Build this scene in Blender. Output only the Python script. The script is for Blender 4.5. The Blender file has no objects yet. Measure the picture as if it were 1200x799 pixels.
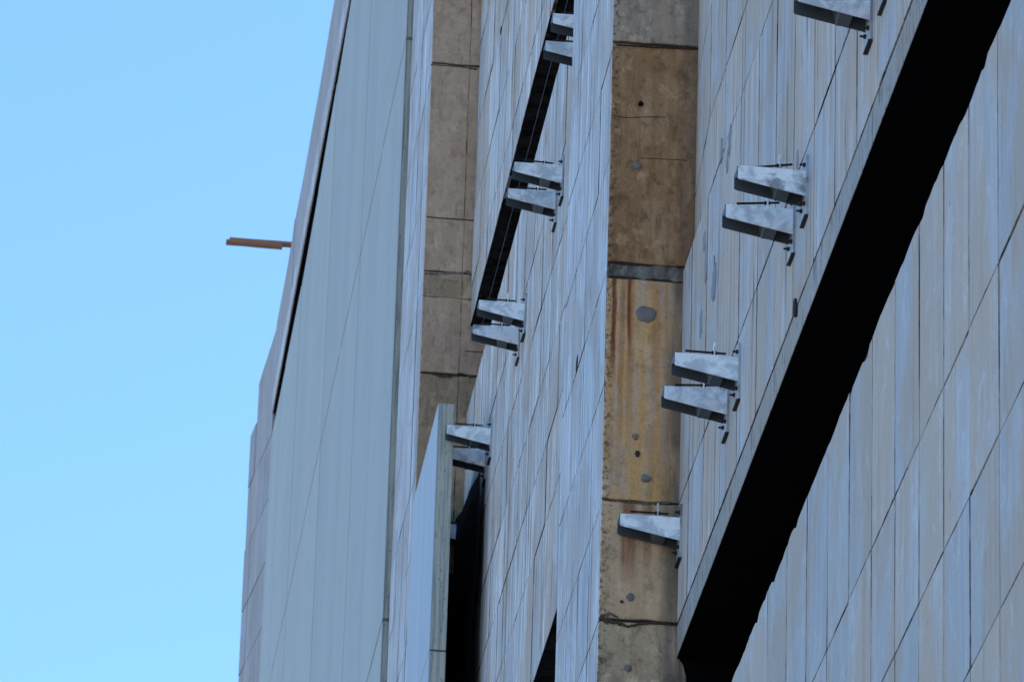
import bpy, bmesh, math, random
from mathutils import Vector, Matrix, noise
random.seed(7)
S = bpy.context.scene
COL = S.collection

# ------------------------------------------------------------------ camera, world, sun, exposure
cam_d = bpy.data.cameras.new('camera'); cam = bpy.data.objects.new('camera', cam_d); COL.objects.link(cam)
R = Matrix(((0.99329661, -0.07220584, -0.0902672), (-0.11194968, -0.4063838, -0.90681832), (0.02879445, 0.91084495, -0.41174307)))
CAM = Vector((0, 0, 1.6)); FPX = 7006.7
cam.matrix_world = Matrix.Translation(CAM) @ R.to_4x4()
cam_d.sensor_width = 36; cam_d.lens = 210.201; cam_d.clip_start = .5; cam_d.clip_end = 5000
cam_d.dof.use_dof = True; cam_d.dof.focus_distance = 44.0; cam_d.dof.aperture_fstop = 11.0
S.camera = cam
S.view_settings.view_transform = 'Standard'; S.view_settings.look = 'None'
S.view_settings.gamma = 1; S.view_settings.exposure = 1.07; S.view_settings.use_curve_mapping = False
W = bpy.data.worlds.new('World'); S.world = W; W.use_nodes = True
nt = W.node_tree; nt.nodes.clear()
sky = nt.nodes.new('ShaderNodeTexSky'); sky.sky_type = 'NISHITA'; sky.sun_disc = False
SUN_EL = math.radians(38)
SUN_DIR = Vector((math.cos(SUN_EL) * math.cos(math.radians(4)), math.cos(SUN_EL) * math.sin(math.radians(4)), math.sin(SUN_EL)))
sky.sun_elevation = SUN_EL
sky.sun_rotation = math.atan2(SUN_DIR.x, SUN_DIR.y)
sky.altitude = 0; sky.air_density = 1.5; sky.dust_density = 0.3; sky.ozone_density = 10
bg = nt.nodes.new('ShaderNodeBackground'); bg.inputs['Strength'].default_value = 0.15
wo = nt.nodes.new('ShaderNodeOutputWorld')
nt.links.new(sky.outputs[0], bg.inputs[0]); nt.links.new(bg.outputs[0], wo.inputs[0])
sd = bpy.data.lights.new('sun', 'SUN'); sd.energy = 5; sd.angle = math.radians(.5); sd.color = (1, .95, .87)
so = bpy.data.objects.new('sun', sd); COL.objects.link(so)
so.rotation_euler = (-SUN_DIR).to_track_quat('-Z', 'Y').to_euler(); so.location = (60, 40, 90)

def proj(p):
    c = R.transposed() @ (Vector(p) - CAM)
    return (600 - FPX * c.x / c.z, 399.5 + FPX * c.y / c.z)

# ------------------------------------------------------------------ materials
class NB:
    """small node-building helper"""
    def __init__(s, name):
        s.m = bpy.data.materials.new(name); s.m.use_nodes = True
        s.t = s.m.node_tree; s.b = s.t.nodes['Principled BSDF']
        s.pos = s.t.nodes.new('ShaderNodeNewGeometry').outputs['Position']
        s.rnd = s.t.nodes.new('ShaderNodeObjectInfo').outputs['Random']
    def lk(s, a, b): s.t.links.new(a, b)
    def put(s, sock, v):
        if hasattr(v, 'is_linked'): s.lk(v, sock)
        elif isinstance(v, (tuple, list)) and len(v) == 3 and sock.type == 'RGBA': sock.default_value = (*v, 1)
        else: sock.default_value = v
    def math(s, op, a, b=0.0, clamp=False):
        n = s.t.nodes.new('ShaderNodeMath'); n.operation = op; n.use_clamp = clamp
        s.put(n.inputs[0], a); s.put(n.inputs[1], b); return n.outputs[0]
    def map(s, scale, off=(0, 0, 0), rand=0.0):
        n = s.t.nodes.new('ShaderNodeMapping'); s.lk(s.pos, n.inputs[0]); n.inputs['Scale'].default_value = scale; n.inputs['Location'].default_value = off
        if rand:
            a = s.t.nodes.new('ShaderNodeVectorMath'); a.operation = 'ADD'; s.lk(n.outputs[0], a.inputs[0])
            c = s.t.nodes.new('ShaderNodeCombineXYZ'); r = s.math('MULTIPLY', s.rnd, rand)
            for i in range(3): s.lk(r, c.inputs[i])
            s.lk(c.outputs[0], a.inputs[1]); return a.outputs[0]
        return n.outputs[0]
    def noise(s, scale, off=(0, 0, 0), detail=3.0, rough=.55, rand=0.0, dist=0.0):
        n = s.t.nodes.new('ShaderNodeTexNoise'); s.lk(s.map(scale, off, rand), n.inputs['Vector'])
        n.inputs['Scale'].default_value = 1; n.inputs['Detail'].default_value = detail; n.inputs['Roughness'].default_value = rough
        n.inputs['Distortion'].default_value = dist
        return n.outputs['Fac']
    def ramp(s, v, lo, hi, a=0.0, b=1.0):
        n = s.t.nodes.new('ShaderNodeMapRange'); n.interpolation_type = 'SMOOTHSTEP'
        s.put(n.inputs[0], v); n.inputs[1].default_value = lo; n.inputs[2].default_value = hi; n.inputs[3].default_value = a; n.inputs[4].default_value = b
        return n.outputs[0]
    def mix(s, f, a, b, mode='MIX'):
        n = s.t.nodes.new('ShaderNodeMix'); n.data_type = 'RGBA'; n.blend_type = mode
        s.put(n.inputs[0], f); s.put(n.inputs[6], a); s.put(n.inputs[7], b); return n.outputs[2]
    def xyz(s):
        n = s.t.nodes.new('ShaderNodeSeparateXYZ'); s.lk(s.pos, n.inputs[0]); return n.outputs
    def bump(s, h, strength=.3, dist=.01):
        n = s.t.nodes.new('ShaderNodeBump'); n.inputs['Strength'].default_value = strength; n.inputs['Distance'].default_value = dist
        s.lk(h, n.inputs['Height']); s.lk(n.outputs[0], s.b.inputs['Normal'])
    def done(s, color, rough=.85, metal=0.0, spec=.3):
        s.put(s.b.inputs['Base Color'], color); s.put(s.b.inputs['Roughness'], rough)
        s.b.inputs['Metallic'].default_value = metal; s.b.inputs['Specular IOR Level'].default_value = spec
        return s.m

def board_concrete(name, cool, warm, dark, light, warm_amt=.5, line_amt=.6, fine=1.0, streaks=.5, brush=0.0, fl_lo=.63):
    """board-marked concrete on faces that look along X; Y is the run of the wall, Z is up"""
    k = NB(name)
    big = k.noise((1, 1.1, .28), detail=4, rand=30)
    pat = k.noise((1.5, 1.3, .9), (11, 3, 7), detail=5, rough=.65)
    streak = k.noise((2, 9 * fine, .35), (3, 0, 0), detail=4, rand=9)
    finest = k.noise((4, 42 * fine, .9), (1, 5, 2), detail=3, rough=.7)
    c = k.mix(k.math('MULTIPLY', k.ramp(k.math('ADD', big, k.math('MULTIPLY', k.math('SUBTRACT', k.rnd, .5), .10)), .44, .58), warm_amt), cool, warm)
    c = k.mix(k.ramp(streak, .48, .60, 0, streaks), c, light)
    if brush:
        c = k.mix(k.ramp(k.noise((3, 5.5, 3.4), (2, 8, 5), detail=6, rough=.7, dist=1.2), .52, .66, 0, brush), c, light)
    c = k.mix(k.ramp(pat, .47, .58, 0, .75), c, warm)
    c = k.mix(k.ramp(k.noise((2, 7 * fine, .5), (13, 1, 4), detail=5, rough=.65), .54, .70, 0, .5 * streaks + .1), c, dark)
    c = k.mix(k.ramp(finest, .55, .68, 0, streaks), c, dark)
    # thin marks where the formwork boards met, broken along their length
    one = k.noise((.01, 2.4 * fine, .02), (0, 31, 0), detail=0)
    wob = k.math('MULTIPLY', k.math('SUBTRACT', k.noise((1, 2, 1.1), detail=2), .5), .02)
    l = k.math('ABSOLUTE', k.math('SUBTRACT', k.math('FRACT', k.math('MULTIPLY', k.math('ADD', one, wob), 9.0)), .5))
    line = k.math('MULTIPLY', k.ramp(l, 0.02, .07, 1, 0), k.ramp(k.noise((1, 3, .8), (4, 9, 1), detail=3), .42, .6))
    c = k.mix(k.math('MULTIPLY', line, line_amt), c, dark)
    l2 = k.math('ABSOLUTE', k.math('SUBTRACT', k.math('FRACT', k.math('MULTIPLY', k.math('ADD', k.noise((.01, 5.1 * fine, .02), (0, 57, 0), detail=0), wob), 11.0)), .5))
    line2 = k.math('MULTIPLY', k.ramp(l2, 0.02, .06, 1, 0), k.ramp(k.noise((1, 4, 1.6), (9, 2, 6), detail=4, rough=.7), .47, .56))
    c = k.mix(k.math('MULTIPLY', line2, line_amt * .8), c, dark)
    # small dirt flecks, drips drawn out downwards
    fl = k.noise((8, 14, 3.2), (7, 7, 7), detail=5, rough=.75)
    c = k.mix(k.ramp(fl, fl_lo, fl_lo + .06, 0, .75), c, dark)
    grain = k.noise((60, 60, 60), detail=2)
    c = k.mix(k.ramp(grain, .3, .7, 0, .18), c, dark)
    tone = k.math('ADD', .9, k.math('MULTIPLY', k.rnd, .15))
    hs = k.t.nodes.new('ShaderNodeHueSaturation'); k.lk(tone, hs.inputs['Value']); k.lk(c, hs.inputs['Color']); c = hs.outputs[0]
    h = k.math('ADD', k.math('MULTIPLY', finest, .5), k.math('ADD', k.math('MULTIPLY', streak, .9), k.math('MULTIPLY', fl, .25)))
    k.bump(k.math('SUBTRACT', h, k.math('MULTIPLY', line, .6)), .55, .006)
    return k.done(c, .82, 0, .3)

M = {}
M['wall'] = board_concrete('wall_concrete', (.46, .465, .49), (.50, .40, .32), (.13, .11, .10), (.62, .62, .64), .75, .75, 1.0, .45, .3)
M['wall_mid'] = board_concrete('wall_concrete_mid', (.50, .505, .52), (.50, .40, .33), (.09, .075, .07), (.76, .78, .81), .7, 1.0, 1.25, .8)
M['pillar_side'] = board_concrete('pillar_side_concrete', (.55, .585, .64), (.50, .45, .43), (.11, .11, .13), (.74, .79, .86), .55, 1.0, 1.7, .8)
M['wall_low'] = board_concrete('lower_wall_concrete', (.45, .46, .485), (.49, .40, .33), (.17, .14, .125), (.60, .61, .64), .9, .10, .7, .22, .6)
M['end'] = board_concrete('end_wall_concrete', (.37, .385, .42), (.37, .34, .335), (.11, .10, .11), (.45, .46, .49), .5, .5, 1.0, .35)
M['lip'] = board_concrete('lip_concrete', (.36, .355, .35), (.36, .31, .27), (.10, .09, .085), (.43, .42, .42), .6, .2, 1.0, .3, .1, .545)

def brown(name, c1, c2, c3, rust=(), zr=(0, 100), edge=None, streaky=.5, contrast=1.0, holes=.7):
    """stained concrete on the faces that look back along Y; rust = (x, half width, strength) runs within zr"""
    k = NB(name); o = k.xyz()
    a = k.noise((3.6, 1, 2.0), (0, 0, 3), detail=7, rough=.72)
    b = k.noise((14, 1, .8), (5, 0, 1), detail=4)
    d = k.noise((9, 1, 7), (2, 2, 2), detail=6, rough=.7)
    c = k.mix(k.ramp(a, .43, .57), c1, c2)
    c = k.mix(k.math('MULTIPLY', k.ramp(b, .44, .58), streaky), c, c3)
    c = k.mix(k.ramp(d, .50, .66, 0, .7 * contrast), c, tuple(v * .38 for v in c1))
    c = k.mix(k.ramp(k.noise((6, 1, 1.5), (4, 3, 6), detail=6, rough=.7), .52, .64, 0, .6 * contrast), c, tuple(v * .5 for v in c1))
    c = k.mix(k.ramp(k.noise((5, 1, 4), (8, 8, 1), detail=5, rough=.7), .53, .66, 0, .6 * contrast), c, tuple(min(1, v * 1.5) for v in c2))
    for (x, w, s, z0, z1) in rust:
        dx = k.math('ABSOLUTE', k.math('SUBTRACT', k.math('ADD', o[0], k.math('MULTIPLY', k.math('SUBTRACT', k.noise((3, 1, 2.2), (x * 9, 0, 0)), .5), .05)), x))
        m_ = k.math('MULTIPLY', k.ramp(dx, w * .35, w, 1, 0), k.math('MULTIPLY', k.ramp(o[2], z0, z1, 0, 1), k.ramp(k.noise((30, 1, 2.4), (x, 0, 0), detail=4), .3, .55, .65, 1)))
        c = k.mix(k.math('MULTIPLY', m_, s), c, (.21, .045, .012))
    if edge:
        c = k.mix(k.math('MULTIPLY', k.ramp(o[0], edge[0], edge[1], 0, edge[2]), k.ramp(k.noise((12, 1, 1.5), detail=3), .3, .6, .4, 1)), c, (.07, .068, .07))
    # dirt caught in the pits along the free left arris
    lm = k.math('MULTIPLY', k.ramp(o[0], 4.93, 5.0, 1, 0), k.ramp(k.noise((25, 1, 22), (3, 0, 0), detail=4, rough=.7), .48, .6))
    c = k.mix(k.math('MULTIPLY', lm, .75), c, (.05, .04, .035))
    v = k.t.nodes.new('ShaderNodeTexVoronoi'); k.lk(k.map((16, 1, 12)), v.inputs['Vector']); v.inputs['Scale'].default_value = 1
    pit = k.math('MULTIPLY', k.ramp(v.outputs['Distance'], .05, .11, 1, 0), k.ramp(k.noise((3, 1, 3), (1, 1, 9)), .45, .55))
    c = k.mix(k.math('MULTIPLY', pit, holes), c, (.05, .04, .035))
    g = k.noise((70, 70, 70), detail=2)
    c = k.mix(k.ramp(g, .35, .7, 0, .28), c, tuple(v * .4 for v in c1))
    k.bump(k.math('ADD', k.math('SUBTRACT', k.math('MULTIPLY', d, 1.0), pit), k.math('MULTIPLY', g, .3)), .5, .008)
    return k.done(c, .9, 0, .2)

E = (5.30, 5.46, .8)
M['b_top'] = brown('pillar_front_grey', (.40, .30, .22), (.46, .35, .26), (.34, .255, .185), edge=(5.36, 5.5, .5))
M['b_dark'] = brown('pillar_front_dark_brown', (.33, .18, .085), (.42, .25, .135), (.27, .135, .055), edge=(5.42, 5.5, .4), contrast=1.0)
M['b_gold'] = brown('pillar_front_ochre', (.66, .39, .19), (.57, .395, .27), (.66, .35, .125), edge=E, streaky=.8, contrast=.6,
                    rust=((4.963, .026, 1.0, 20.25, 20.75), (5.085, .022, .95, 20.45, 20.9), (5.10, .04, .4, 19.5, 20.9), (5.03, .03, .4, 19.4, 20.6), (5.30, .05, .3, 19.6, 20.8)))
M['b_low'] = brown('pillar_front_tan', (.66, .43, .25), (.60, .41, .26), (.54, .36, .21), edge=E, contrast=.8,
                   rust=((5.12, .08, .7, 18.6, 19.0), (5.26, .05, .4, 18.7, 19.0)))
M['b_base'] = brown('pillar_front_taupe', (.52, .37, .235), (.60, .44, .29), (.46, .33, .21), edge=E)
M['b_far'] = brown('far_pillar_front', (.50, .335, .225), (.58, .40, .28), (.50, .345, .24), contrast=.6, streaky=.3, holes=.4)
M['b_far_dark'] = brown('far_pillar_front_dark', (.38, .26, .165), (.45, .32, .21), (.37, .25, .16), contrast=.9, streaky=.3)
M['mortar'] = brown('mortar_grey', (.13, .115, .10), (.22, .19, .165), (.10, .085, .075))

k = NB('panel_coating')
st = k.noise((1, .55, .05), (0, 3, 0), detail=4, rand=20); st2 = k.noise((1, 2.2, .08), (0, 3, 9), detail=4)
c = k.mix(k.ramp(st, .3, .7), (.335, .345, .325), (.38, .395, .37))
c = k.mix(k.ramp(st2, .48, .75, 0, .3), c, (.40, .43, .43))
c = k.mix(k.ramp(k.noise((1, .8, 1.5), detail=4), .5, .7, 0, .3), c, (.28, .31, .29))
M['panel'] = k.done(c, .6, 0, .3)
k = NB('panel_edge_concrete')
c = k.mix(k.ramp(k.noise((30, 3, 1.2), detail=4), .45, .65), (.50, .49, .42), (.30, .31, .29))
c = k.mix(k.ramp(k.noise((40, 9, 14), detail=4), .6, .7, 0, .6), c, (.12, .12, .11))
k.bump(k.noise((50, 50, 50)), .3, .003); M['panel_edge'] = k.done(c, .9, 0, .2)

def galv(name, c0, c1, c2):
    k = NB(name)
    a = k.noise((7, 7, 7), detail=5, rough=.65, rand=40, dist=.6); b = k.noise((45, 45, 45), detail=2, rand=9)
    c = k.mix(k.ramp(a, .38, .58), c1, c0); c = k.mix(k.ramp(k.noise((3.4, 3.4, 6), (4, 4, 4), detail=4, rough=.6, rand=70, dist=.5), .54, .67, 0, .8), c, c2); c = k.mix(k.ramp(b, .5, .7, 0, .2), c, c1)
    k.bump(b, .12, .002)
    return k.done(c, k.ramp(a, .3, .7, .45, .65), .35, .5)
M['galv'] = galv('galvanised_steel', (.90, .92, .93), (.56, .60, .62), (.15, .17, .19))
M['galv_plate'] = galv('wall_plate_steel', (.40, .43, .46), (.30, .33, .36), (.10, .11, .125))
M['galv_shade_dark'] = galv('shaded_steel_dark', (.045, .052, .06), (.03, .035, .04), (.015, .017, .02))  # steel darkened to paint the shade inside the bracket arm
M['galv_shade_mid'] = galv('shaded_steel_mid', (.10, .115, .125), (.08, .09, .10), (.05, .06, .07))  # stiffener tone, lowered to paint shade between the side plates
k = NB('shaded_inner_zinc'); c = k.mix(k.noise((9, 9, 9), detail=4, rand=9), (.045, .052, .06), (.075, .085, .095)); M['galv_shade_inner'] = k.done(c, .8, 0, .15)  # far side plate, its shaded inner face put into the colour
k = NB('dark_steel'); M['bolt'] = k.done(k.mix(k.noise((40, 40, 40)), (.02, .02, .022), (.06, .045, .04)), .6, .6)
k = NB('painted_shade'); n = k.noise((3, 3, 3), detail=4)  # near-black that stands in for deep shade in slots and gaps
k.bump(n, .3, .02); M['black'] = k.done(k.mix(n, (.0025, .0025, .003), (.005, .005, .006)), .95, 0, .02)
k = NB('painted_shade_grey'); n = k.noise((3, 4, 3), detail=6, rough=.7)
M['shade_grey'] = k.done(k.mix(k.ramp(n, .4, .6), (.006, .005, .006), (.028, .025, .027)), .95, 0, .05)  # slightly lighter painted shade for the narrow slots
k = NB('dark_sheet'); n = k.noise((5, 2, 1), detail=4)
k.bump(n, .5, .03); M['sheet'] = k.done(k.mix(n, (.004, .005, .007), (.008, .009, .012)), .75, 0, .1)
k = NB('wood')
c = k.mix(k.noise((3, 60, 60), detail=4), (.42, .20, .11), (.16, .075, .04)); M['wood'] = k.done(c, .8, 0, .2)
k = NB('wire'); M['wire'] = k.done((.20, .21, .23), .6, .2)
k = NB('cement_smear')
c = k.mix(k.noise((5, 20, 3), detail=5), (.17, .19, .225), (.30, .315, .345)); k.bump(k.noise((30, 30, 30)), .3, .003); M['smear'] = k.done(c, .9, 0, .2)
k = NB('plug_mortar'); c = k.mix(k.noise((25, 25, 25), detail=4), (.12, .11, .10), (.26, .235, .21)); M['plug'] = k.done(c, .9, 0, .2)
k = NB('hole_dark'); M['hole'] = k.done((.006, .005, .005), .95, 0, .05)
k = NB('plain_concrete'); c = k.mix(k.noise((1, 1, .4), detail=6), (.25, .24, .235), (.33, .32, .32)); M['plain'] = k.done(c, .9, 0, .2)
k = NB('crack_dark'); M['crack'] = k.done(k.mix(k.noise((30, 30, 30), detail=4), (.03, .025, .02), (.11, .085, .065)), .95, 0, .1)  # dark brown tone of the crack strips
k = NB('dirty_arris'); M['arris'] = k.done(k.mix(k.ramp(k.noise((3, 2.2, 1.3), detail=5, rough=.7), .40, .60), (.05, .04, .036), (.36, .31, .28)), .95, 0, .1)
k = NB('joint_dark'); M['joint'] = k.done(k.mix(k.noise((6, 6, 6), detail=4), (.02, .018, .018), (.06, .05, .045)), .95, 0, .1)
k = NB('ground_pale_fill'); c = k.mix(k.noise((.6, .6, .6), detail=8), (.26, .245, .22), (.34, .32, .29))  # unseen ground, made pale to bounce fill light onto the walls
k.bump(k.noise((40, 40, 40)), .4, .01); M['ground'] = k.done(c, .92, 0, .2)

# ------------------------------------------------------------------ mesh helpers
def link(name, verts, faces, mat, parent=None, mats=None, fmat=None, smooth=False):
    me = bpy.data.meshes.new(name); me.from_pydata([tuple(v) for v in verts], [], faces)
    if mats:
        for m in mats: me.materials.append(m)
        for p, i in zip(me.polygons, fmat): p.material_index = i
    else: me.materials.append(mat)
    bm = bmesh.new(); bm.from_mesh(me); bmesh.ops.recalc_face_normals(bm, faces=bm.faces); bm.to_mesh(me); bm.free()
    if smooth:
        for p in me.polygons: p.use_smooth = True
    o = bpy.data.objects.new(name, me); COL.objects.link(o)
    if parent: o.parent = parent
    return o
def boxes(name, bl, mat, parent=None):
    V = []; F = []
    for (x0, x1, y0, y1, z0, z1) in bl:
        n = len(V)
        V += [(x, y, z) for x in (x0, x1) for y in (y0, y1) for z in (z0, z1)]
        F += [[n + i for i in q] for q in ((0, 1, 3, 2), (4, 6, 7, 5), (0, 4, 5, 1), (2, 3, 7, 6), (0, 2, 6, 4), (1, 5, 7, 3))]
    return link(name, V, F, mat, parent)
def outline(u0, u1, v0, v1, seg, jit, rnd):
    """rectangle outline with slightly uneven edges"""
    pts = []
    def side(a, b, axis):
        n = max(1, int(math.dist(a, b) / seg))
        for i in range(n):
            t = i / n; p = [a[0] + (b[0] - a[0]) * t, a[1] + (b[1] - a[1]) * t]
            if i: p[1 - axis] += rnd.uniform(-jit, jit)
            else: p[0] += rnd.uniform(-jit, jit) * .5; p[1] += rnd.uniform(-jit, jit) * .5
            pts.append(tuple(p))
    side((u0, v0), (u1, v0), 0); side((u1, v0), (u1, v1), 1); side((u1, v1), (u0, v1), 0); side((u0, v1), (u0, v0), 1)
    return pts
def slab(name, pts, fn, depth, cham, mat, parent, mats=None, edge_idx=0, tilt=(0, 0)):
    """outline pts (u,v) -> chamfered slab; fn(u,v,w) places it, w = depth behind the face"""
    cu = sum(p[0] for p in pts) / len(pts); cv = sum(p[1] for p in pts) / len(pts)
    n = len(pts); V = []
    for ring, (ins, w) in enumerate(((cham, 0), (0, cham), (0, depth))):
        for i, (u, v) in enumerate(pts):
            iu = ins * (1 if u < cu else -1) if abs(u - cu) > 1e-6 else 0; iv = ins * (1 if v < cv else -1)
            V.append(fn(u + iu, v + iv, w + (tilt[0] * (u - cu) + tilt[1] * (v - cv))))
    F = [list(range(n))]; fm = [0]
    for r in range(2):
        for i in range(n):
            j = (i + 1) % n; F.append([r * n + i, r * n + j, (r + 1) * n + j, (r + 1) * n + i]); fm.append(edge_idx)
    F.append([2 * n + i for i in range(n)][::-1]); fm.append(edge_idx)
    return link(name, V, F, mat, parent, mats, fm)
def face_x(x0): return lambda u, v, w: (x0 + w, u, v)      # face looks towards -X, u = Y, v = Z
def face_y(y0): return lambda u, v, w: (u, y0 + w, v)      # face looks towards -Y, u = X, v = Z
def empty(name, loc, parent=None):
    o = bpy.data.objects.new(name, None); COL.objects.link(o); o.location = loc; o.empty_display_size = .2
    if parent: o.parent = parent
    return o
def tag(o, label=None, cat=None, group=None, kind=None):
    for kk, v in (('label', label), ('category', cat), ('group', group), ('kind', kind)):
        if v: o[kk] = v
    return o

# ------------------------------------------------------------------ ground
g = boxes('ground', [(-1500, 1500, -1500, 1500, -.5, 0)], M['ground']); tag(g, kind='structure')

# ------------------------------------------------------------------ the building
XW = 5.5
bld = empty('concrete_building', (0, 0, 0))
tag(bld, 'tall unfinished grey concrete building with projecting brown-fronted pillars, black slot openings and ragged parapet', 'building')
boxes('core', [(6.9, 24, 24.6, 90.2, 0, 40.9)], M['plain'], bld)

CX = (600, 399.5)
def seen(y0, y1, z0, z1, x=XW, pad=14, ymin=0):
    if y1 < ymin: return False
    ps = [proj((x, y, z)) for y in (y0, (y0 + y1) / 2, y1) for z in (z0, (z0 + z1) / 2, z1)]
    return any(-pad < p[0] < 1200 + pad and -pad < p[1] < 799 + pad for p in ps)
def panel_grid(parent, ys, zs, mat, x=XW, gap=.011, ragged_top=False, jit=.004, off=.0022, ymin=0, seg=.33, skip=None, bend=False):
    """formwork-sized concrete panels: those in the picture one by one, the others joined"""
    rest = []
    for i in range(len(ys) - 1):
        for j in range(len(zs) - 1):
            y0, y1, z0, z1 = ys[i] + gap, ys[i + 1] - gap, zs[j] + gap * .7, zs[j + 1] - gap * .7
            if skip and skip(y0, y1, z0, z1): continue
            rnd = random.Random(hash((round(y0, 2), round(z0, 2), round(x, 2))) & 0xffff)
            if seen(y0, y1, z0, z1, x, ymin=ymin):
                top = ragged_top and j == len(zs) - 2
                pts = outline(y0, y1, z0, z1, .09 if top else seg, jit, rnd)
                if top:
                    pts = [(u, v + (noise.noise(Vector((u * 1.7, 0, 3))) * .025 + (rnd.uniform(-.035, -.012) if rnd.random() < .07 else rnd.uniform(-.006, .006))) if v > z1 - .05 else v) for u, v in pts]
                xo = x + rnd.uniform(-off, off)
                fn = face_x(xo) if not bend or z0 < 21.3 else (lambda u, v, w, xo=xo: (xo + w + .085 * max(0, (u - 40.5) / 1.45), u, v))
                slab('panel', pts, fn, .035, .004, mat, parent, mats=[mat, M['arris']], edge_idx=1, tilt=(rnd.uniform(-.004, .004), rnd.uniform(-.002, .002)))
            else: rest.append((x, x + .03, y0, y1, z0, z1))
    if rest: tag(boxes('panel_field', rest, mat, parent), kind='stuff')

def steps(a, b, d):
    n = max(1, round(abs(b - a) / d)); return [a + (b - a) * i / n for i in range(n + 1)]

# --- near bay: wall under and over the wide black slot
YA = [24.6, 25.45, 26.3, 27.15, 28.0, 28.85, 29.72, 30.515, 31.32, 32.14, 32.97, 33.82, 34.67, 35.52, 36.37, 37.22, 38.07, 38.93, 39.8, 40.66, 41.5, 41.935]
YB = [24.6, 25.6, 26.5, 27.4, 28.3, 29.2, 30.1, 31.0, 31.88, 32.76, 33.62, 34.49, 35.362, 36.239, 37.08, 37.918, 38.836, 39.706, 40.565, 41.4, 41.935]
wA = boxes('wall', [(XW + .0075, 6.9, 24.6, 41.96, 0, 16.768)], M['joint'], bld); wA['label'] = 'wall below the wide black slot'
panel_grid(wA, YA, [0, 3, 6, 9, 10.3, 11.33, 12.34, 13.355, 14.365, 15.37, 16.78], M['wall_low'], ragged_top=True, gap=.0075)
wB = boxes('wall', [(XW + .0075, 6.9, 24.6, 41.96, 18.13, 21.335), (XW + .0075, 6.9, 24.6, 40.52, 21.336, 40), (XW + .115, 6.9, 40.52, 41.96, 21.336, 40)], M['joint'], bld); wB['label'] = 'wall above the wide black slot'
panel_grid(wB, YB, [18.38, 19.375, 21.34, 22.0, 23.0, 24.0, 25.0, 28, 31, 34, 37, 40], M['wall'], bend=True)
# the lip under it, in lengths as the boards were
ly = steps(24.6, 41.935, 2.6)
for i in range(len(ly) - 1):
    rnd = random.Random(i)
    slab('lip', outline(ly[i] + .001, ly[i + 1] - .001, 18.121, 18.370, .3, .003, rnd), face_x(XW + .003), .031, .004, M['lip'], wB)
# --- middle bay
YC = [44.6, 45.5, 46.4, 47.3, 48.15, 49.0, 49.9, 50.75, 51.6, 52.45, 53.3, 54.15, 55.0, 55.85, 56.7, 57.45, 58.3, 59.15, 59.98]
wC = boxes('wall', [(XW + .0075, 6.9, 44.5, 60.02, 28.99, 40)], M['joint'], bld); wC['label'] = 'wall above the narrow black slot'
panel_grid(wC, YC, [28.975, 29.45, 30.4, 31.4, 32.45, 33.45, 34.5, 35.5, 37.7, 40], M['wall_mid'], ymin=49.8, off=.003)
wD = boxes('wall', [(XW + .0075, 6.9, 44.5, 60.02, 21.835, 27.92)], M['joint'], bld); wD['label'] = 'wall with the brackets below the narrow black slot'
panel_grid(wD, YC, [21.82, 23.17, 24.015, 24.87, 25.8, 26.72, 27.935], M['wall_mid'], ymin=49.8, off=.003)
wE = boxes('wall', [(XW + .0075, 6.9, 44.5, 60.02, 0, 20.3)], M['plain'], bld)
panel_grid(wE, YC, [0, 4, 8, 12, 16, 20.32], M['wall_mid'], ymin=200)
# --- far bay, behind the cladding panels
boxes('wall', [(XW, 6.9, 62.9, 87.95, 0, 40.0)], M['plain'], bld)
# --- black liners that paint the deep shade inside the slots
def shade_lining(y0, y1, z0, z1):
    # soffit, back, sill: one folded shade sheet
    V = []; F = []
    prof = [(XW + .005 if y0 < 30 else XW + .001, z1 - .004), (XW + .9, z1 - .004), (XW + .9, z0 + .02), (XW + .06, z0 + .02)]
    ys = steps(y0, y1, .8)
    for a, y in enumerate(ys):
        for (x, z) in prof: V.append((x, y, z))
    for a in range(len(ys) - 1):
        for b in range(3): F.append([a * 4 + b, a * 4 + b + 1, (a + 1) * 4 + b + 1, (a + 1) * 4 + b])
    o = link('slot_shade', V, F, M['black'] if y0 < 30 else M['shade_grey'], bld); return o
l1 = shade_lining(24.6, 41.945, 16.74, 18.116); l1['label'] = 'black liner that paints the shade inside the wide slot'
l2 = shade_lining(44.7, 59.99, 27.92, 28.985); l2['label'] = 'dark liner that paints the shade inside the narrow slot'
shade_lining(44.7, 59.99, 20.32, 21.825)
boxes('slot_shade', [(XW - .012, XW - .004, 63.3, 87.9, 38.9, 40.29)], M['black'], bld)  # black strip painting the shade in the gap under the parapet

# --- pillars: a core, brown front blocks (one per pour) and board-marked side panels
def pillar(y0, y1, xf, fronts, sidez, ncol, side_mat, label, ymax_front_x=6.6, seam=None):
    p = boxes('pillar', [(xf + .014, 6.9, y0 + .014, y1 - .014, 0, 40)], M['joint'], bld); p['label'] = label
    for (z0, z1, mat, g0, depth, lab) in fronts:
        rnd = random.Random(int(z0 * 100))
        spans = [(xf, ymax_front_x)] if not seam else [(xf, seam), (seam, ymax_front_x)]
        for si, (xa, xb) in enumerate(spans):
            pts = outline(xa + (.0005 if si else 0), xb - (.0005 if seam and not si else 0), z0 + g0, z1 - .004, .12, .006, rnd)
            pts = [(max(u, xa), v) if abs(u - xa) < .01 else (u, v) for u, v in pts]
            o = slab('front_block', pts, face_y(y0 - depth + (.004 * si)), .03 + depth, .006, mat, p)
            if lab: o['label'] = lab
    panel_grid(p, steps(y0 + .012, y1, (y1 - y0) / ncol), sidez, side_mat, x=xf, gap=.007, off=.002, seg=.3, jit=.003)
    return p
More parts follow.
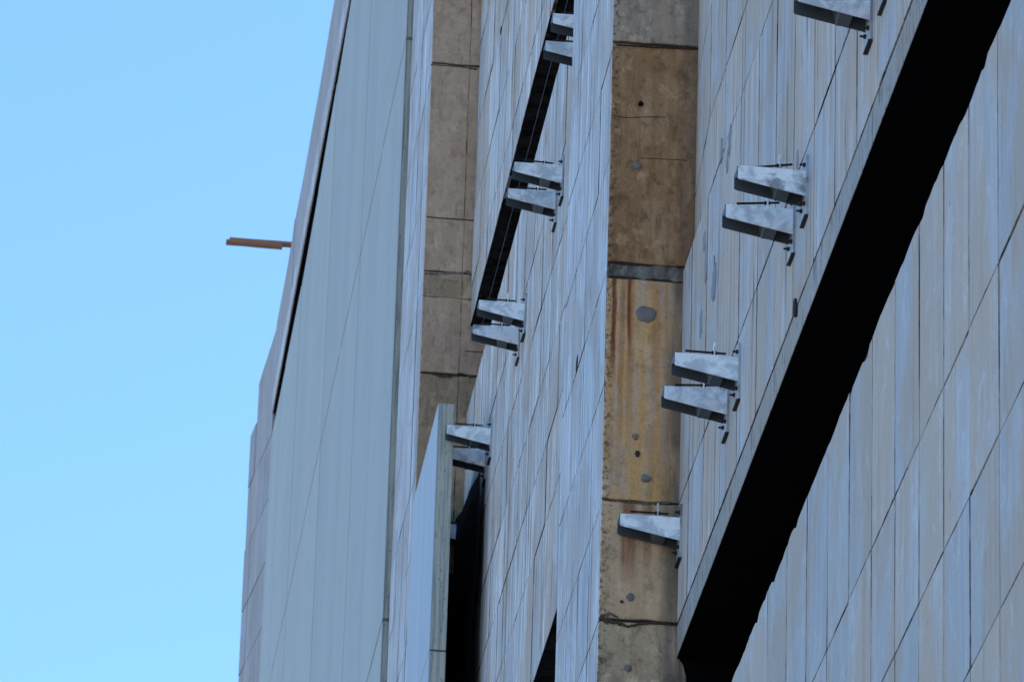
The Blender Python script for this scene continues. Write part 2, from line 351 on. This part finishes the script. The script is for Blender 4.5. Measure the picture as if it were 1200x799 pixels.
P2F = [(0, 8, M['b_base'], .01, .0, None), (8, 16.477, M['b_base'], .01, 0, None), (16.477, 18.387, M['b_base'], .008, .0, 'weathered taupe block below the crack'),
       (18.387, 19.372, M['b_low'], .022, .006, 'tan block with rust blotches and a spalled crack below it'),
       (19.372, 21.252, M['b_gold'], .014, .0, 'ochre block with rust runs'),
       (21.392, 23.302, M['b_dark'], .0, .004, 'dark brown stained block'),
       (23.302, 25.222, M['b_top'], .014, .012, 'grey block'), (25.222, 32, M['b_top'], .01, 0, None), (32, 40, M['b_top'], .01, 0, None)]
p2 = pillar(41.95, 44.9, 4.905, P2F, [0, 8, 14, 16.376, 17.382, 18.387, 19.342, 20.347, 21.312, 22.307, 23.242, 24.217, 25.222, 26.127, 32, 40], 4, M['pillar_side'],
            'nearer pillar with rust-stained brown front and bluish board-marked side')
# rough dark band of the construction joint
slab('mortar_band', outline(4.91, 6.0, 21.257, 21.388, .05, .012, random.Random(5)), face_y(41.962), .04, .012, M['mortar'], p2)
P1F = [(0, 12, M['b_far'], .01, 0, None), (12, 24.6, M['b_far_dark'], .01, 0, None), (24.6, 26.5, M['b_far_dark'], .006, 0, None), (26.5, 28.38, M['b_far_dark'], .006, .0, 'brown block below the crack'),
       (28.38, 29.31, M['b_far'], .016, .006, None), (29.31, 29.62, M['b_far_dark'], .001, .004, 'narrow dark stained block'),
       (29.62, 30.28, M['b_far'], .01, .004, None), (30.28, 32.2, M['b_far'], .01, .002, None), (32.2, 34.2, M['b_far'], .014, .008, None), (34.2, 40, M['b_far'], .01, 0, None)]
p1 = pillar(60.0, 62.9, 4.965, P1F, [0, 10, 20, 23.3, 24.3, 25.3, 26.3, 27.2, 28.2, 29.5, 30.8, 32.05, 33.2, 34.45, 35.5, 40], 4, M['pillar_side'],
            'farther pillar with taupe front and bluish side next to the cladding', seam=5.395)
def flare(bx):     # the end bay's face swings outwards; u runs 0..1 from the cladding to the corner
    return lambda u, v, w: (4.935 + (bx - 4.935) * u + w, 87.97 + (90.3 - 87.97) * u, v)
p0 = link('pillar', [(4.97, 87.96, 0), (4.76, 90.28, 0), (6.9, 90.28, 0), (6.9, 87.96, 0), (4.97, 87.96, 41.46), (4.86, 90.28, 41.46), (6.9, 90.28, 41.46), (6.9, 87.96, 41.46)],
          [[0, 1, 2, 3], [4, 5, 6, 7], [0, 1, 5, 4], [1, 2, 6, 5], [2, 3, 7, 6], [3, 0, 4, 7]], M['joint'], bld); p0['label'] = 'end pillar at the far corner against the sky'
for (z0, z1, bx) in ((20, 34.2, 4.72), (34.2, 36.3, 4.72), (36.3, 37.4, 4.722), (37.4, 38.5, 4.715), (38.5, 39.6, 4.72), (39.6, 40.55, 4.722), (40.55, 41.5, 4.81)):
    for i in range(4):
        rnd = random.Random(i + int(z0 * 10)); f = flare(bx + rnd.uniform(-.006, .006))
        pts = outline(i / 4 + .004, (i + 1) / 4 - .004, z0 + .012, z1 - .012, .3, .004, rnd)
        if z1 > 41: pts = [(u, v + (.03 * noise.noise(Vector((u * 5, 0, 0))) if v > 41.3 else 0)) for u, v in pts]
        V = [f(u, v, 0) for u, v in pts] + [f(u, v, .12) for u, v in pts]; n = len(pts)
        link('panel', V, [list(range(n)), list(range(2 * n - 1, n - 1, -1))] + [[j, (j + 1) % n, n + (j + 1) % n, n + j] for j in range(n)], M['end'], p0)

# --- parapet with its uneven top and the band below it
top = [(24.6, 41.9), (40, 42), (60, 41.95), (72, 41.93), (77.17, 41.87), (79.64, 41.72), (81, 41.70), (82.45, 41.65), (84.5, 41.70), (84.85, 41.57), (86.08, 41.5), (87.0, 41.55), (87.96, 41.52)]
def polyprism(name, pts, x0, x1, mat, parent):
    n = len(pts); V = [(x0, y, z) for y, z in pts] + [(x1, y, z) for y, z in pts]
    F = [list(range(n)), list(range(2 * n - 1, n - 1, -1))] + [[i, (i + 1) % n, n + (i + 1) % n, n + i] for i in range(n)]
    return link(name, V, F, mat, parent)
def topz(y):
    for (a, b), (c, d) in zip(top, top[1:]):
        if a <= y <= c: return b + (d - b) * (y - a) / max(c - a, 1e-6)
    return top[-1][1]
def low(y): return 40.62 - .022 * max(0, y - 74)
par = polyprism('parapet', [(24.62, 40.3), (87.9, 40.3)] + [(y, z - .04) for y, z in reversed(top)], 4.97, 6.9, M['joint'], bld)
ps = [24.6, 30, 38, 46, 54, 62, 68, 72, 75, 78.2, 81.3, 84.3, 87.96]
for a, b in zip(ps, ps[1:]):
    a2, b2 = a + .01, b - .01
    ys = sorted([a2, b2] + [y for y, _ in top if a2 < y < b2])
    up = [(y, topz(y) + (random.uniform(-.012, .012))) for y in ys]
    polyprism('parapet_panel', [(a2, low(a2) + .012), (b2, low(b2) + .012)] + up[::-1], 4.93 + random.uniform(-.004, .004), 5.0, M['end'] if a > 70 else M['wall'], par)
    f_ = lambda y: 40.12 - .012 * max(0, y - 74)
    polyprism('drip_band', [(a2, f_(a2)), (b2, f_(b2)), (b2, low(b2)), (a2, low(a2))], 4.918 + random.uniform(-.003, .003), 4.936, M['pillar_side'], par)
    if b > 60: polyprism('soffit_shade', [(a, f_(a) + .006), (b, f_(b) + .006), (b, 40.29), (a, 40.29)], 4.938, XW - .013, M['black'], par)  # black filler painting the shade under the drip band
boxes('roof_slab', [(6.88, 24, 24.6, 90.2, 40.9, 41.3)], M['plain'], bld)

rnd = random.Random(3); zz = steps(16.76, 18.117, .05); n = len(zz)  # ragged black piece: painted shade on the pillar face inside the slot
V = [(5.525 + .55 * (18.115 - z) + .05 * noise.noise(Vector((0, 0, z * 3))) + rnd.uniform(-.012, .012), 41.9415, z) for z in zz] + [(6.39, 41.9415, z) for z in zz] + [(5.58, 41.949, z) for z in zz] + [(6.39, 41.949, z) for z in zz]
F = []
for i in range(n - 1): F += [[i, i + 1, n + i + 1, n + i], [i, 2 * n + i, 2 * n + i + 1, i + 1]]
o = link('slot_shade', V, F, M['black'], bld); o['label'] = 'black piece painting the shade on the pillar at the end of the wide slot'

# --- details on the nearer pillar's front: mortar plugs, holes, patches
def blob(name, u, v, ru, rv, fn, mat, parent, seed=0, depth=.012, n=14, lump=.18):
    rnd = random.Random(seed); pts = []
    for i in range(n):
        a = 2 * math.pi * i / n; r = 1 + rnd.uniform(-lump, lump); pts.append((u + ru * r * math.cos(a), v + rv * r * math.sin(a)))
    V = [fn(u, v, -.004)] + [fn(u + (p[0] - u) * .8, v + (p[1] - v) * .8, -.003) for p in pts] + [fn(p[0], p[1], 0) for p in pts] + [fn(p[0], p[1], depth) for p in pts]
    F = [[0, 1 + i, 1 + (i + 1) % n] for i in range(n)]
    for r in range(2):
        b = 1 + r * n; F += [[b + i, b + (i + 1) % n, b + n + (i + 1) % n, b + n + i] for i in range(n)]
    return link(name, V, F, mat, parent, smooth=True)
def px_y(px, py, Y):
    d = R @ Vector((px - 600, 399.5 - py, -FPX)); return CAM + d * (Y / d.y)
def px_x(px, py, X):
    d = R @ Vector((px - 600, 399.5 - py, -FPX)); return CAM + d * (X / d.x)
fy = face_y(41.941)
for i, (px, py, r, nm, mt, asp) in enumerate([(746.5, 194, .030, 'mortar_plug', 'plug', 1), (744.5, 511, .023, 'mortar_plug', 'plug', 1), (756.5, 560, .036, 'mortar_plug', 'plug', .9),
        (738.5, 699, .032, 'mortar_plug', 'plug', 1), (736, 782, .030, 'mortar_plug', 'plug', 1), (751, 122, .020, 'anchor_hole', 'hole', 1), (747, 531, .018, 'anchor_hole', 'joint', 1.5), (728.5, 704.5, .014, 'anchor_hole', 'joint', 1)]):
    q = px_y(px, py, 41.94); blob(nm, q.x, q.z, r, r * asp, face_y(41.9375), M[mt], p2, i)
q = px_y(757, 368, 41.94); o = blob('mortar_patch', q.x, q.z, .085, .068, face_y(41.943), M['plug'], p2, 21, lump=.12, n=18); o['label'] = 'round grey mortar patch'
# jagged cracks at the pour joints
def crack(parent, pts, Y, w0, mat, seed, name='crack'):
    rnd = random.Random(seed); up = []; dn = []
    for (xa, ya, wa), (xb, yb, wb) in zip(pts, pts[1:]):
        n = max(2, int(abs(xb - xa) / 1.6))
        for i in range(n):
            t = i / n; w = (wa + (wb - wa) * t) * w0
            q = px_y(xa + (xb - xa) * t, ya + (yb - ya) * t, Y); c = rnd.uniform(-.35, .35) * w
            up.append((q.x, q.z + c + w * rnd.uniform(.2, 1.0))); dn.append((q.x, q.z + c - w * rnd.uniform(.2, 1.0)))
    n = len(up); V = [(u, Y, v) for u, v in up] + [(u, Y, v) for u, v in dn] + [(u, Y + .03, v) for u, v in up] + [(u, Y + .03, v) for u, v in dn]
    F = []
    for i in range(n - 1): F += [[i, i + 1, n + i + 1, n + i], [i, 2 * n + i, 2 * n + i + 1, i + 1], [n + i, n + i + 1, 3 * n + i + 1, 3 * n + i]]
    link(name, V, F, mat, parent)
crack(p2, [(703, 722, 2.5), (712, 727, 3.2), (722, 728, 2.0), (735, 733, .9), (752, 730, .9), (768, 729, .8), (788, 731, .4)], 41.9315, .010, M['crack'], 1)
crack(p2, [(704, 720, 1.5), (716, 718, 2.5), (726, 724, .6)], 41.9320, .008, M['mortar'], 11)
crack(p2, [(708, 586, .6), (735, 588, 1.1), (760, 590, 1.8), (780, 589, 1.6), (793, 588, 1.0)], 41.9385, .008, M['mortar'], 2)
crack(p2, [(717, 135, .3), (735, 138, .5), (760, 137, .4), (782, 137, .3)], 41.9405, .007, M['crack'], 3)
crack(p2, [(750, 185, .3), (780, 186.5, .35), (808, 188, .4)], 41.9405, .007, M['crack'], 4)
crack(p2, [(723, 52, .5), (760, 54.5, .8), (815, 57, .6)], 41.9235, .006, M['crack'], 5)
crack(p1, [(494, 436, .7), (505, 437, 1.0), (520, 441, 1.4), (540, 438, 1.2), (556, 441, 1.6)], 59.99, .014, M['crack'], 6)
crack(p1, [(497, 320, 1.0), (515, 321, 1.2), (535, 320, .9), (548, 318, 1.5), (553, 321, 2)], 59.99, .016, M['mortar'], 7)
crack(p1, [(505, 75.5, .3), (540, 78, .5), (561, 81, .9)], 59.985, .012, M['crack'], 8)
crack(p1, [(545, 411, .6), (567, 412.5, .8)], 59.992, .012, M['crack'], 9)

# cement smears on the near wall
for i, (px, py, ry, rz) in enumerate([(837, 332, .10, .17), (828, 310, .07, .13), (826, 283, .05, .08), (822, 380, .06, .12), (853, 190, .05, .10), (935, 190, .05, .08), (856, 163, .07, .13), (846, 175, .05, .09)]):
    q = px_x(px, py, XW); blob('cement_smear', q.y, q.z, ry, rz, face_x(XW - .0055), M['smear'], wB if py < 400 else wA, 70 + i, lump=.35, n=16)
for i, (px, py, ry, rz) in enumerate([(931, 362, .05, .07), (586, 37, .06, .035), (676.5, 426, .05, .06)]):
    q = px_x(px, py, XW - .012 if i < 2 else 4.905); blob('chipped_spot', q.y, q.z, ry, rz, face_x(XW - .016 if i < 1 else (XW - .006 if i < 2 else 4.901)), M['joint'], (wB, wC, p2)[i], 90 + i, lump=.4, n=12)

# ------------------------------------------------------------------ brackets
def make_bracket(label, group):
    """galvanised cantilever bracket; origin on the wall at its top near corner, arm points to -X"""
    t = empty('bracket', (0, 0, 0)); tag(t, label, 'bracket', group)
    L = .472; hw = .19; ht = .10; th = .009; wd = .178
    def side(y):
        # folded plate: bent lips at the tip
        pts = [(0, 0), (-L, 0), (-L, -ht * .92), (-L + .012, -ht), (0, -hw)]
        V = [(x, y, z) for x, z in pts] + [(x, y + th, z) for x, z in pts]; n = 5
        return V, [[0, 1, 2, 3, 4], [9, 8, 7, 6, 5]] + [[i, (i + 1) % n, n + (i + 1) % n, n + i] for i in range(n)]
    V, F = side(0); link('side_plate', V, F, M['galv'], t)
    V, F = side(wd - th); link('side_plate', V, F, M['galv_shade_inner'], t)
    boxes('top_plate', [(-L + .03, 0, th, wd - th, -.008, -.0005)], M['galv_shade_dark'], t)
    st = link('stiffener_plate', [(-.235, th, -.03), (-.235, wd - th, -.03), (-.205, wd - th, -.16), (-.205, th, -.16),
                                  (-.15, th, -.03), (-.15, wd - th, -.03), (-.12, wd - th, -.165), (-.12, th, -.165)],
              [[0, 1, 2, 3], [4, 7, 6, 5], [0, 4, 5, 1], [3, 2, 6, 7], [0, 3, 7, 4], [1, 5, 6, 2]], M['galv_shade_mid'], t)
    # wall plate with rounded-off corners
    y0, y1, z0, z1, c = -.012, .192, -.335, .115, .012
    pts = [(y0 + c, z0), (y1 - c, z0), (y1, z0 + c), (y1, z1 - c), (y1 - c, z1), (y0 + c, z1), (y0, z1 - c), (y0, z0 + c)]
    n = 8; V = [(-.013, y, z) for y, z in pts] + [(.010, y, z) for y, z in pts]
    link('wall_plate', V, [list(range(8)), list(range(15, 7, -1))] + [[i, (i + 1) % n, n + (i + 1) % n, n + i] for i in range(n)], M['galv_plate'], t)
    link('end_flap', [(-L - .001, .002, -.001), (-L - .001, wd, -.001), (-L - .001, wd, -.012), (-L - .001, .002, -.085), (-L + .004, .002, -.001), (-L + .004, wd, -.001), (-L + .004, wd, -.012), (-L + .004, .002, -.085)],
         [[0, 1, 2, 3], [7, 6, 5, 4], [0, 4, 5, 1], [1, 5, 6, 2], [2, 6, 7, 3], [3, 7, 4, 0]], M['galv_shade_dark'], t)
    boxes('plate_edge_shade', [(-.024, .004, y0 + .002, y1 - .002, z0 - .006, z0 + .006)], M['bolt'], t)  # dark strip painting the shade on the plate's downward edge
    def cyl(name, a, b, r, mat, nn=8, nut=None):
        a = Vector(a); b = Vector(b); q = (b - a).to_track_quat('Z', 'Y'); V = []; F = []
        def seg(p0, p1, r, nn):
            k0 = len(V)
            for p in (p0, p1):
                for i in range(nn):
                    an = 2 * math.pi * i / nn; V.append(p + q @ Vector((r * math.cos(an), r * math.sin(an), 0)))
            F.extend([[k0 + i, k0 + (i + 1) % nn, k0 + nn + (i + 1) % nn, k0 + nn + i] for i in range(nn)])
            F.append([k0 + i for i in range(nn)][::-1]); F.append([k0 + nn + i for i in range(nn)])
        seg(a, b, r, nn)
        if nut:
            d = (b - a).normalized()
            for (s, ln, rr) in nut: seg(a + d * s, a + d * (s + ln), rr, 6)
        return link(name, V, F, mat, t)
    for y, z in ((.03, .055), (.15, .055), (.03, -.232), (.15, -.232)):
        cyl('bolt', (.004, y, z), (-.052, y, z), .008, M['bolt'], nut=[(.016, .016, .0155)])
    cyl('tip_pin', (-L + .02, .06, -.01), (-L + .02, .06, .026), .013, M['bolt'], nut=[(.018, .012, .02)])
    cyl('tip_pin', (-.16, .10, -.01), (-.16, .10, .016), .010, M['bolt'])
    rod = cyl('threaded_rod', (-.385, .10, .065 + ROD[0]), (-.09, .10, .065 + ROD[1]), .0085, M['bolt'], nut=[(.192, .012, .014), (.217, .011, .014)])
    # upright lug holding the rod
    boxes('lug', [(-.180, -.170, .075, .125, -.001, .14)], M['galv'], t)
    return t
def place(t, y, z, k=0): t.location = (XW - .003, y, z)
G1 = 'galvanised brackets on the near wall'; G2 = 'galvanised brackets on the wall behind the near pillar'
specs = [
 (32.48, 19.17, 'bracket cut off by the top edge, only its lower bolt end showing', G1, (.0, .0)),
 (33.02, 19.17, 'largest galvanised bracket, at the top edge of the picture on the near wall', G1, (0, 0)),
 (35.60, 19.17, 'right-hand bracket with sloping rod, of the second pair from the top on the near wall', G1, (-.03, .02)),
 (36.16, 19.15, 'left-hand bracket of the second pair from the top on the near wall', G1, (-.01, .02)),
 (38.69, 19.17, 'right-hand bracket of the pair beside the ochre part of the near pillar', G1, (0, 0)),
 (39.24, 19.15, 'left-hand mottled bracket whose tip overlaps the ochre front of the near pillar', G1, (-.01, .01)),
 (41.735, 19.18, 'single bracket in the corner in front of the brown pillar face', G1, (0, 0)),
 (47.68, 26.52, 'bracket cut by the top edge, sticking out over the narrow black slot', G2, (0, 0)),
 (48.24, 26.52, 'bracket just below the one at the top edge, half hidden by the near pillar', G2, (0, 0)),
 (50.78, 26.52, 'right-hand bracket of the pair crossing the narrow black slot half way up', G2, (.01, 0)),
 (51.32, 26.50, 'left-hand bracket of the pair crossing the narrow black slot half way up', G2, (0, 0)),
 (53.92, 26.50, 'bright bracket of the pair at the lower end of the narrow black slot', G2, (0, 0)),
 (54.46, 26.48, 'duller bracket of the pair at the lower end of the narrow black slot', G2, (0, 0)),
 (57.03, 26.48, 'bracket whose tip lies in front of the edge of the lone cladding panel', G2, (0, 0)),
 (57.57, 26.46, 'bracket whose tip is hidden behind the lone cladding panel', G2, (0, 0)),
 (59.75, 26.50, 'lowest bracket, seen through the dark gap behind the lone cladding panel', G2, (0, 0))]
ROD = (0, 0); cache = {}
for (y, z, lab, grp, rod) in specs:
    if rod not in cache:
        ROD = rod; t = make_bracket(lab, grp); cache[rod] = t
    else:
        src = cache[rod]; t = src.copy(); COL.objects.link(t); tag(t, lab, 'bracket', grp)
        for ch in src.children:
            c = ch.copy(); COL.objects.link(c); c.parent = t
    place(t, y, z); t.rotation_euler = (random.uniform(-.01, .01), random.uniform(-.012, .012), random.uniform(-.01, .01))

# ------------------------------------------------------------------ cladding panels hung in front of the wall
def cladding(x, y0, y1, z0, z1, t, label, group, face, dz=(0, 0)):
    r = empty('cladding_panel', (x, (y0 + y1) / 2, z0)); tag(r, label, 'wall panel', group)
    rnd = random.Random(int(y0 * 10 + z0)); o = Vector(r.location)
    fn = lambda u, v, w: (w, u - o.y, v - o.z)
    sl = lambda pts: [(u, v + (dz[0] + (dz[1] - dz[0]) * (u - y0) / (y1 - y0) if v > z1 - .05 else 0)) for u, v in pts]
    slab('face_sheet', sl(outline(y0, y1, z0, z1, .8, .0015, rnd)), fn, .012, .003, face, r)
    slab('concrete_edge', sl(outline(y0 + .002, y1 - .002, z0 + .002, z1 - .002, .25, .0025, rnd)), lambda u, v, w: (w + .0125, u - o.y, v - o.z), t - .0125, .004, M['panel_edge'], r)
    return r
GP = 'large cladding panels covering the far bay'
colnames = ['nearest', 'second', 'third', 'fourth', 'fifth', 'sixth', 'seventh', 'farthest']
tz = [(.3, .3), (.3, .3), (.3, .3), (.3, .0), (.0, -.22), (-.22, -.36), (-.36, -.30), (-.30, -.22)]
rowsz = [(34.21, 39.7, 'top'), (26.77, 34.17, 'middle'), (19.4, 26.73, 'bottom')]
yc = steps(63.3, 87.8, 3.06)
for j, (z0, z1, rn) in enumerate(rowsz):
    for i in range(len(yc) - 1):
        g0 = .012 if (i == 3 and j > 0) or (i == 2 and j == 0) else .0018
        x = 4.918 + (.012 if i % 2 else 0) * .4
        cladding(x, yc[i] + (.001 if i else 0), yc[i + 1] - g0, z0, z1, .16,
                 'smooth grey-blue cladding panel, %s row, %s column counted from the brown pillar' % (rn, colnames[i]), GP, M['panel'], tz[i] if j == 0 else (0, 0))
k = NB('pale_panel_coating'); st = k.noise((1, 2.2, .2), detail=4)
M['panel_pale'] = k.done(k.mix(k.ramp(st, .35, .65), (.36, .41, .465), (.41, .455, .51)), .6, 0, .3)
GL = 'lone column of cladding panels in front of the middle bay'
cladding(4.945, 57.27, 59.97, 24.06, 26.83, .172, 'pale cladding panel standing alone with its thick concrete edge towards us, the topmost', GL, M['panel_pale'])
cladding(4.945, 57.27, 59.97, 20.9, 24.045, .172, 'lower pale cladding panel, below the joint in the lone column at the bottom edge', GL, M['panel_pale'])

# ------------------------------------------------------------------ dark sheet hung behind the lone panel
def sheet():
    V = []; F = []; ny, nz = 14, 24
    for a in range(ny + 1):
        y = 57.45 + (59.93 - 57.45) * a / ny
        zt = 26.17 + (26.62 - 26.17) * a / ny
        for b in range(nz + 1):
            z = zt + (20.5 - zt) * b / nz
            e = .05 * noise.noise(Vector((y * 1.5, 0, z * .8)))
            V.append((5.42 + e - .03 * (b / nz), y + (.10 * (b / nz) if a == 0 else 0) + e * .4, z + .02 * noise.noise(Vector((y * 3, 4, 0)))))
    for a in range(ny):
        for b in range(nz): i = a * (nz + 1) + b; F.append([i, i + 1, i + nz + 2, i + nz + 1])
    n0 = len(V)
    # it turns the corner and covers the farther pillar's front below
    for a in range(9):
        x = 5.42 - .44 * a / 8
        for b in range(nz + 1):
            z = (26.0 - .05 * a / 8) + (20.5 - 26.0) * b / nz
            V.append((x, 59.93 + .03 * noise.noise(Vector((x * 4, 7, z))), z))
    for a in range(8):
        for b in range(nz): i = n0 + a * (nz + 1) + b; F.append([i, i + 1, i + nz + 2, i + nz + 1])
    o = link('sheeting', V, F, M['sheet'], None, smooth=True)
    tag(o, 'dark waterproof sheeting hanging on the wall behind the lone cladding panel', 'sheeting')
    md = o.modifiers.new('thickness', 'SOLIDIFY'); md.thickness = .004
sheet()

# ------------------------------------------------------------------ guide wire, planks
def wire(a, b, sag, r, name, label, cat):
    a = Vector(a); b = Vector(b); V = []; F = []; n = 40
    for i in range(n + 1):
        t = i / n; p = a.lerp(b, t); p.z -= sag * 4 * t * (1 - t)
        V += [(p.x + r * math.cos(q), p.y, p.z + r * math.sin(q)) for q in (0, 2.09, 4.19)]
    for i in range(n):
        for j in range(3): F.append([i * 3 + j, i * 3 + (j + 1) % 3, (i + 1) * 3 + (j + 1) % 3, (i + 1) * 3 + j])
    tag(link(name, V, F, M['wire'], None), label, cat)
wire((5.37, 44.65, 27.75), (5.37, 59.99, 27.75), .04, .0018, 'wire', 'thin pale wire stretched between the two pillars along the narrow black slot', 'wire')

def plank(a, b, w, t, label, seed):
    rnd = random.Random(seed); a = Vector(a); b = Vector(b)
    V = []; F = []; n = 8
    for i in range(n + 1):
        p = a.lerp(b, i / n); e = .004 * rnd.uniform(-1, 1)
        V += [(p.x, p.y + e, p.z), (p.x, p.y + w + e, p.z), (p.x, p.y + w + e, p.z + t), (p.x, p.y + e, p.z + t)]
    for i in range(n):
        for j in range(4): F.append([i * 4 + j, i * 4 + (j + 1) % 4, (i + 1) * 4 + (j + 1) % 4, (i + 1) * 4 + j])
    F += [[0, 1, 2, 3], [n * 4 + 3, n * 4 + 2, n * 4 + 1, n * 4]]
    o = link('plank', V, F, M['wood'], None); tag(o, label, 'plank', 'planks sticking out over the parapet')
plank((3.955, 84.98, 41.575), (6.2, 84.98, 41.575), .14, .042, 'longer brown plank lying across the parapet top, sticking out against the sky', 1)
plank((3.905, 84.96, 41.527), (4.79, 84.96, 41.515), .13, .045, 'shorter brown plank fixed under the longer one, its end free in the sky', 2)
